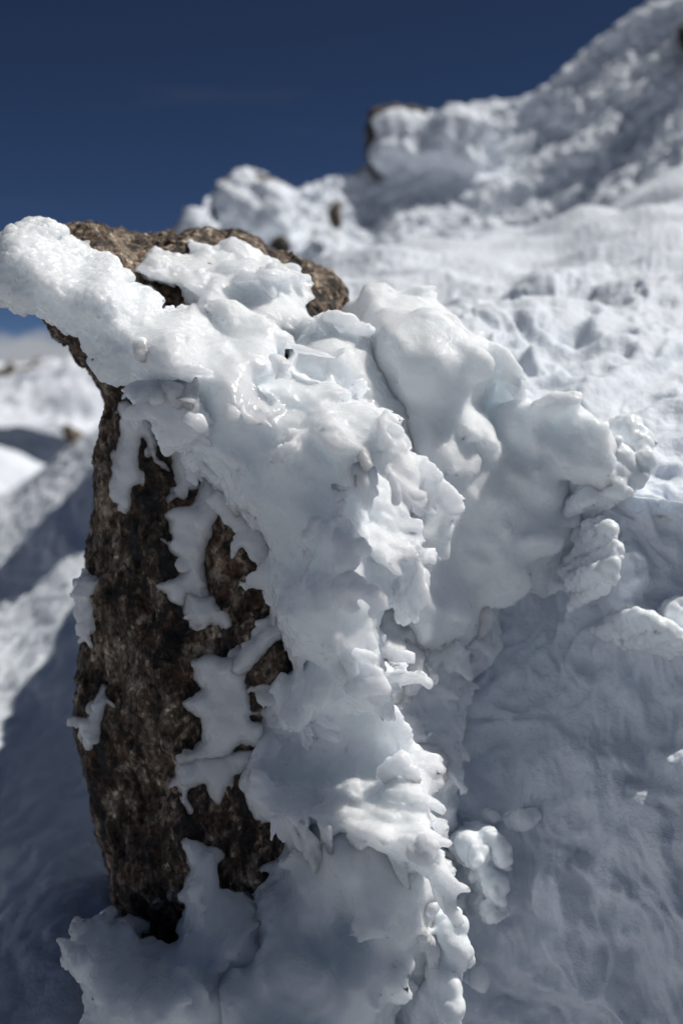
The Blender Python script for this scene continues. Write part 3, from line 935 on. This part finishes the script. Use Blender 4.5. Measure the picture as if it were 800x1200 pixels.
cluster('cornice_lump', 'stack of sunlit ice knuckles at the right end of the cornice lip', 'cornice',
        [(722, 535, 15, 0), (728, 550, 14, 0), (705, 552, 12, -.01), (690, 556, 8, -.01), (720, 570, 14, -.01), (700, 572, 9, -.01), (683, 586, 7, -.02), (692, 578, 6, -.02), (750, 520, 16, .02), (757, 538, 11, 0), (746, 560, 9, 0), (735, 505, 20, .04)], 1.24, None)

# ------------------------------------------------------------------ ice patches frozen to the rock face
G = 'ice patches frozen to the bare rock face'
rock_bvh = bvh_of(boulder)
PATCH = [
    ('long shaded ice tongue hanging below the crust at the upper left of the rock face', [(137, 470), (150, 468), (175, 480), (182, 505), (185, 535), (195, 545), (185, 548), (176, 535), (168, 515), (164, 540), (168, 560), (160, 572), (155, 580), (157, 592), (150, 599), (138, 590), (128, 582), (127, 575), (132, 545), (137, 510)], 1.175),
    ('ice patch shaped like a bell between the two dark notches below the crust', [(196, 520), (225, 525), (236, 545), (234, 560), (236, 578), (225, 577), (206, 581), (192, 574), (203, 570), (201, 545)], 1.165),
    ('winged ice patch in the middle of the rock face, the largest one there', [(238, 560), (262, 558), (271, 585), (262, 602), (252, 615), (248, 625), (243, 640), (240, 660), (244, 688), (251, 700), (236, 715), (222, 700), (216, 712), (200, 710), (190, 695), (176, 686), (200, 675), (216, 668), (208, 655), (178, 624), (198, 632), (196, 612), (189, 602), (200, 592), (228, 593)], 1.155),
    ('small forked ice patch just below the winged patch', [(216, 690), (235, 695), (252, 696), (254, 705), (260, 712), (273, 718), (276, 732), (270, 748), (262, 746), (248, 730), (240, 735), (214, 718)], 1.15),
    ('diagonal strip of ice running down left from the crust to the broad lobed patch', [(300, 740), (320, 722), (340, 730), (332, 748), (318, 760), (305, 775), (280, 800), (262, 790), (272, 770)], 1.135),
    ('broad lobed ice patch with side wings low on the rock face', [(224, 775), (245, 764), (262, 770), (285, 768), (296, 780), (292, 800), (298, 830), (312, 830), (311, 838), (295, 842), (312, 845), (320, 872), (300, 876), (282, 872), (262, 890), (225, 895), (214, 890), (236, 868), (235, 842), (220, 832), (213, 824), (237, 808), (227, 795)], 1.14),
    ('ragged ice patch with dripping points under the broad lobed patch', [(202, 890), (225, 884), (262, 880), (300, 875), (310, 895), (290, 905), (275, 915), (265, 930), (262, 942), (255, 944), (245, 935), (240, 920), (222, 925), (220, 935), (228, 952), (222, 955), (214, 940), (208, 918)], 1.15),
    ('small double ice patch at the left edge of the rock face', [(118, 800), (126, 802), (126, 815), (131, 822), (124, 835), (120, 855), (112, 872), (104, 874), (96, 862), (90, 846), (100, 840), (108, 826)], 1.24),
    ('frosty ice crust on the left edge of the rock, above the small double patch', [(88, 680), (100, 672), (112, 676), (122, 672), (118, 700), (116, 730), (108, 745), (98, 748), (92, 730), (90, 705)], 1.235),
]
for i, (lab, poly, D) in enumerate(PATCH):
    c = np.array(poly, float); m_ = c.mean(0)
    ctrl = []
    for a_, b_ in [tuple(m_)] + [tuple(m_ + (e_ - m_) * 0.8) for e_ in c[::3]]:
        ctrl.append((a_, b_, depth_on(rock_bvh, a_, b_, D) - 0.005))
    q = plate('ice_patch', poly, ctrl, 0.04, 0.014, None, edge=1.6, efreq=10, relief=0.004, rfreq=18, rdir=0.9, bulge=0.013, bw=13, seed=100 + i, h=0.0017, nz=1.2, nf=40, grow=np.array([-0.55, -0.45, -0.7]))
    tag(q, lab, 'ice patch', G)

# ------------------------------------------------------------------ ground falling away on the left
cx = [-500, -200, -60, 20, 80, 140, 260, 420]
rows = [
    [P(x, 1900, d) for x, d in zip(cx, [.9, .9, .9, .9, .9, .9, .9, .95])],
    [P(x, 1330, d) for x, d in zip(cx, [1.5, 1.3, 1.2, 1.15, 1.15, 1.2, 1.25, 1.3])],
    [P(x, 1150, d) for x, d in zip(cx, [1.9, 1.6, 1.45, 1.38, 1.35, 1.36, 1.45, 1.5])],
    [P(x, 1000, d) for x, d in zip(cx, [2.6, 2.2, 1.95, 1.8, 1.7, 1.68, 1.7, 1.75])],
    [P(x, 860, d) for x, d in zip(cx, [3.6, 3.0, 2.65, 2.45, 2.3, 2.2, 2.15, 2.1])],
    [P(x, y, d) for x, y, d in zip(cx, [860, 810, 785, 762, 740, 715, 670, 600], [4.6, 4.0, 3.6, 3.35, 3.15, 3.0, 2.8, 2.6])],
    [P(x, y, d) for x, y, d in zip(cx, [830, 770, 735, 700, 660, 620, 550, 480], [5.6, 5.2, 4.9, 4.7, 4.5, 4.3, 4.0, 3.6])],
    [P(x, y, d) for x, y, d in zip(cx, [800, 735, 690, 650, 598, 550, 470, 400], [8, 7.4, 7, 6.7, 6.4, 6.1, 5.6, 5.0])],
    [P(x, y, d) for x, y, d in zip(cx, [740, 680, 640, 600, 552, 505, 430, 350], [11, 10.3, 9.8, 9.4, 9.0, 8.6, 8, 7])],
    [P(x, y, d) for x, y, d in zip(cx, [700, 650, 610, 572, 530, 490, 420, 340], [15, 14, 13.5, 13, 12.5, 12, 11, 10])],
    [P(x, y + 40, d + 4) for x, y, d in zip(cx, [700, 650, 610, 572, 530, 490, 420, 340], [15, 14, 13.5, 13, 12.5, 12, 11, 10])],
]


def left_disp(V, N):
    D = np.linalg.norm(V, axis=1)
    sc = np.clip(D / 3, 0.5, 3)[:, None]
    return 0.02 * sc[:, 0] * fbm(V / (0.30 * sc), 3, 90) + 0.008 * fbm(V / 0.07, 3, 91) * sc[:, 0]


structure(sheet('snow_slope', rows, 420, 260, SNOW_LEFT, [left_disp, lambda V, N: 0.004 * lumps(V / 0.03, 93) * sstep(3.5, 1.5, V[:, 1])]))

# ------------------------------------------------------------------ rime covered ridge behind
cr_ = [(150, 640, 4.4), (180, 420, 4.9), (222, 278, 5.5), (262, 222, 6), (298, 206, 6.2), (338, 226, 6.3), (385, 206, 6.6), (432, 196, 6.9), (470, 150, 7.0), (540, 134, 7.1), (600, 122, 7.2), (650, 100, 7.2),
       (700, 55, 7.2), (760, 17, 7.2), (830, -20, 7.1), (1000, -120, 6.8), (1300, -260, 6.5)]
rows = []
for dy, dd in ((330, -2.0), (250, -1.4), (180, -0.9), (130, -0.6), (85, -0.36), (45, -0.18), (14, -0.06), (0, 0.0)):
    rows.append([P(x, y + dy * (0.55 if x < 330 else 1), D + dd * (0.5 if x < 330 else 1)) for x, y, D in cr_])
rows.append([P(x, y + 25, D + 0.5) for x, y, D in cr_])
rows.append([P(x, y + 160, D + 2.0) for x, y, D in cr_])


def ridge_big(V, N):
    d = np.array([0.84, 0.14, 0.53]); d /= np.linalg.norm(d)
    t = V @ d
    w = fbm(V / 0.6, 2, 94)
    q = V - t[:, None] * d * 0.92
    st = fbm(q / 0.26 + 0.35 * w[:, None], 4, 95)
    left = sstep(0.6, -0.3, V[:, 0])
    return 0.075 * st + 0.05 * fbm(V / 0.8, 2, 97) * (0.4 + left)


def ridge_small(V, N):
    d = np.array([0.84, 0.14, 0.53]); d /= np.linalg.norm(d)
    w = fbm(V / 0.25, 2, 93)
    q = V - (V @ d)[:, None] * d * 0.8
    return 0.028 * fbm(q / 0.12 + 0.4 * w[:, None], 4, 99, 0.6) + 0.012 * fbm(V / 0.07, 3, 98, 0.6)

structure(sheet('snow_ridge', rows, 300, 620, SNOW_FAR, [ridge_big, ridge_small]))

# rocks on the ridge, half plastered with rime
def outcrop(label, rock_poly, rime_poly, D, T, h=0.02):
    e = empty('rock_outcrop', P(np.mean([p[0] for p in rock_poly]), max(p[1] for p in rock_poly), D))
    tag(e, label, 'rock outcrop', 'rime plastered rocks on the ridge')
    v = vol_from([rock_poly], D - .3, D + T + .3, h, 0.1)
    v.layer(rock_poly, [(rock_poly[0][0], rock_poly[0][1], D)], T, 0.06, k=0, edge=2, seed=int(D * 10))
    v.band(lambda p: 0.03 * fbm(p / 0.2, 3, 3), 0.1)
    finish(v, 'rock', ROCK_FAR, None, e, minv=30)
    if rime_poly:
        v = vol_from([rime_poly], D - .4, D + .5, h, 0.1)
        v.layer(rime_poly, [(rime_poly[0][0], rime_poly[0][1], D - 0.16)], 0.5, 0.16, k=0, edge=4, efreq=10, relief=0.05, rfreq=20, seed=int(D * 10) + 1)
        v.band(lambda p: 0.06 * fbm(p / 0.2, 4, 3), 0.15)
        finish(v, 'rime_coat', SNOW_FAR, None, e, minv=30)


outcrop('square rimed rock with a bare brown top standing on the ridge skyline', [(431, 150), (434, 130), (445, 125), (465, 123), (488, 127), (510, 134), (520, 200), (440, 205), (430, 185)],
        [(437, 142), (450, 134), (475, 131), (500, 133), (540, 128), (570, 140), (560, 200), (440, 200), (435, 180)], 6.8, 0.6)
outcrop('pointed rimed rock at the left end of the ridge skyline', [(258, 214), (270, 207), (286, 203), (310, 206), (326, 214), (335, 240), (330, 290), (262, 290), (255, 240)],
        [(254, 216), (268, 210), (284, 199), (292, 198), (300, 207), (318, 213), (330, 222), (345, 230), (345, 290), (250, 290), (250, 240)], 5.9, 0.5)
outcrop('small dark rock showing through the rime below the square outcrop', [(386, 246), (394, 240), (400, 256), (399, 268), (390, 270), (384, 258)], None, 6.0, 0.25)
outcrop('small dark rock in the shaded dip just behind the boulder top', [(322, 280), (332, 276), (338, 290), (330, 300), (318, 298)], None, 5.2, 0.25)
outcrop('dark rock cut by the right border high on the ridge', [(796, 35), (806, 30), (830, 40), (830, 62), (800, 58)], None, 6.55, 0.4, 0.03)

# ------------------------------------------------------------------ far valley and mountains on the left
def hill(name, rows, disp, mat=HILL_SNOW, nv=120, nu=200):
    return structure(sheet(name, rows, nv, nu, mat, disp))


xs = [-900, -400, -150, -50, 30, 80, 130, 200, 300, 600]
hill('far_mountain', [[P(x, 640, 260) for x in xs], [P(x, 540, 330) for x in xs], [P(x, 505, 380) for x in xs], [P(x, 470, 420) for x in xs],
                      [P(x, y, 460) for x, y in zip(xs, [440, 436, 432, 434, 436, 440, 438, 430, 420, 410])], [P(x, 470, 560) for x in xs]],
     [lambda V, N: 9 * fbm(V / 38.0, 4, 110) + 3 * lumps(V / 14.0, 111)])
xs = [-900, -400, -120, -30, 20, 60, 100, 150, 260]
hill('snow_spur', [[P(x, 760, 26) for x in xs], [P(x, y + 60, 36) for x, y in zip(xs, [700, 600, 560, 552, 556, 575, 610, 650, 700])],
                   [P(x, y, 46) for x, y in zip(xs, [640, 560, 538, 536, 545, 562, 590, 640, 700])], [P(x, y + 50, 60) for x, y in zip(xs, [640, 560, 538, 536, 545, 562, 590, 640, 700])]],
     [lambda V, N: 0.8 * fbm(V / 6.0, 4, 113)], SNOW_FAR)


m, nt, b, v_ = newmat('shaded_hazy_valley')  # valley side's shade and blue haze are put into this dark colour
b.inputs['Roughness'].default_value = 0.9
nt.links.new(ramp(nt, noise(nt, v_, 0.2, 4), [(0.35, (0.020, 0.032, 0.060)), (0.65, (0.045, 0.060, 0.095))]), b.inputs['Base Color'])
xs = [-900, -300, -100, 0, 40, 70, 95, 120]
hill('dark_valley_side', [[P(x, 640, 140) for x in xs], [P(x, y + 40, 160) for x, y in zip(xs, [480, 495, 502, 503, 506, 514, 530, 560])],
                          [P(x, y, 190) for x, y in zip(xs, [480, 495, 502, 503, 506, 514, 530, 560])], [P(x, y + 40, 230) for x, y in zip(xs, [480, 495, 502, 503, 506, 514, 530, 560])]],
     [lambda V, N: 1.2 * fbm(V / 9.0, 4, 120)], m)


def crag(label, poly, D, T, h):
    v = vol_from([poly], D - T * .2, D + T * 1.2, h, h * 4)
    v.layer(poly, [(poly[0][0], poly[0][1], D)], T, T * .2, k=0, edge=2, efreq=8, seed=int(D))
    v.band(lambda p: h * 1.5 * fbm(p / (h * 7), 3, 3), h * 5)
    tag(finish(v, 'crag', ROCK_FAR, None, minv=20), label, 'crag')


crag('long brown cliff band along the far snowy mountain top, left of the boulder', [(-40, 438), (10, 432), (40, 430), (75, 432), (100, 436), (125, 442), (128, 448), (100, 447), (60, 441), (20, 440), (-40, 446)], 440, 14, 0.9)
crag('dark lone rock on the snow left of the boulder, under the far mountain', [(70, 502), (80, 498), (92, 506), (102, 516), (100, 524), (88, 520), (74, 512)], 11.0, 0.4, 0.02)

# ------------------------------------------------------------------ sky and sun
w = bpy.data.worlds.new('World')
scene.world = w
w.use_nodes = True
nt = w.node_tree
bg = nt.nodes['Background']
sky = nt.nodes.new('ShaderNodeTexSky')
sky.sky_type = 'NISHITA'
sky.sun_disc = False
el = math.asin(SUN[2])
az = math.atan2(SUN[0], SUN[1])
sky.sun_elevation = el
sky.sun_rotation = az
sky.altitude = 4500
sky.air_density = 0.4
sky.dust_density = 0.0
sky.ozone_density = 6.0
# clouds: a low bank on the horizon to the left and faint wisps overhead
tc = nt.nodes.new('ShaderNodeTexCoord')
gen = tc.outputs['Generated']
sep = nt.nodes.new('ShaderNodeSeparateXYZ')
nt.links.new(gen, sep.inputs[0])
cn = noise(nt, mapping(nt, gen, (1, 1, 2.2)), 9, 6, 0.55, 0.3)
hgt = mapr(nt, sep.outputs['Z'], 0.0, 0.10, 0.30, -0.45)
ad = nd(nt, 'ShaderNodeMath', operation='ADD')
nt.links.new(cn, ad.inputs[0]); nt.links.new(hgt, ad.inputs[1])
bank = mapr(nt, ad.outputs[0], 0.46, 0.60, 0.0, 0.92)
wn = noise(nt, mapping(nt, gen, (1.2, 1.2, 7.0), (0, math.radians(-14), 0)), 5, 5, 0.6, 0.5)
wisp = mapr(nt, wn, 0.58, 0.95, 0.0, 0.04)
mxm = nd(nt, 'ShaderNodeMath', operation='MAXIMUM')
nt.links.new(bank, mxm.inputs[0]); nt.links.new(wisp, mxm.inputs[1])
cm = nd(nt, 'ShaderNodeMix', data_type='RGBA')
nt.links.new(mxm.outputs[0], cm.inputs[0])
nt.links.new(sky.outputs[0], cm.inputs[6])
cm.inputs[7].default_value = (9.0, 9.3, 9.9, 1)
nt.links.new(cm.outputs[2], bg.inputs[0])
bg.inputs[1].default_value = 0.05

sd = bpy.data.lights.new('sun', 'SUN')
sd.energy = 4.5
sd.angle = math.radians(0.55)
sd.color = (1.0, 0.985, 0.96)
so = bpy.data.objects.new('sun', sd)
so.rotation_euler = Vector(SUN).to_track_quat('Z', 'Y').to_euler()
COL.objects.link(so)

# ------------------------------------------------------------------ camera
cd = bpy.data.cameras.new('camera')
cd.sensor_fit = 'VERTICAL'
cd.sensor_height = 24
cd.lens = 24 * F / 1200
cd.clip_start = 0.02
cd.clip_end = 3000
cd.dof.use_dof = True
cd.dof.focus_distance = 1.09
cd.dof.aperture_fstop = 2.3
co = bpy.data.objects.new('camera', cd)
co.rotation_euler = (math.radians(90) - PITCH, 0, 0)
COL.objects.link(co)
scene.camera = co

vs = scene.view_settings
vs.view_transform = 'Standard'
vs.look = 'None'
vs.exposure = -0.25
vs.gamma = 1.0
scene.render.engine = 'CYCLES'
scene.cycles.use_denoising = True
scene.cycles.max_bounces = 12
scene.cycles.diffuse_bounces = 8
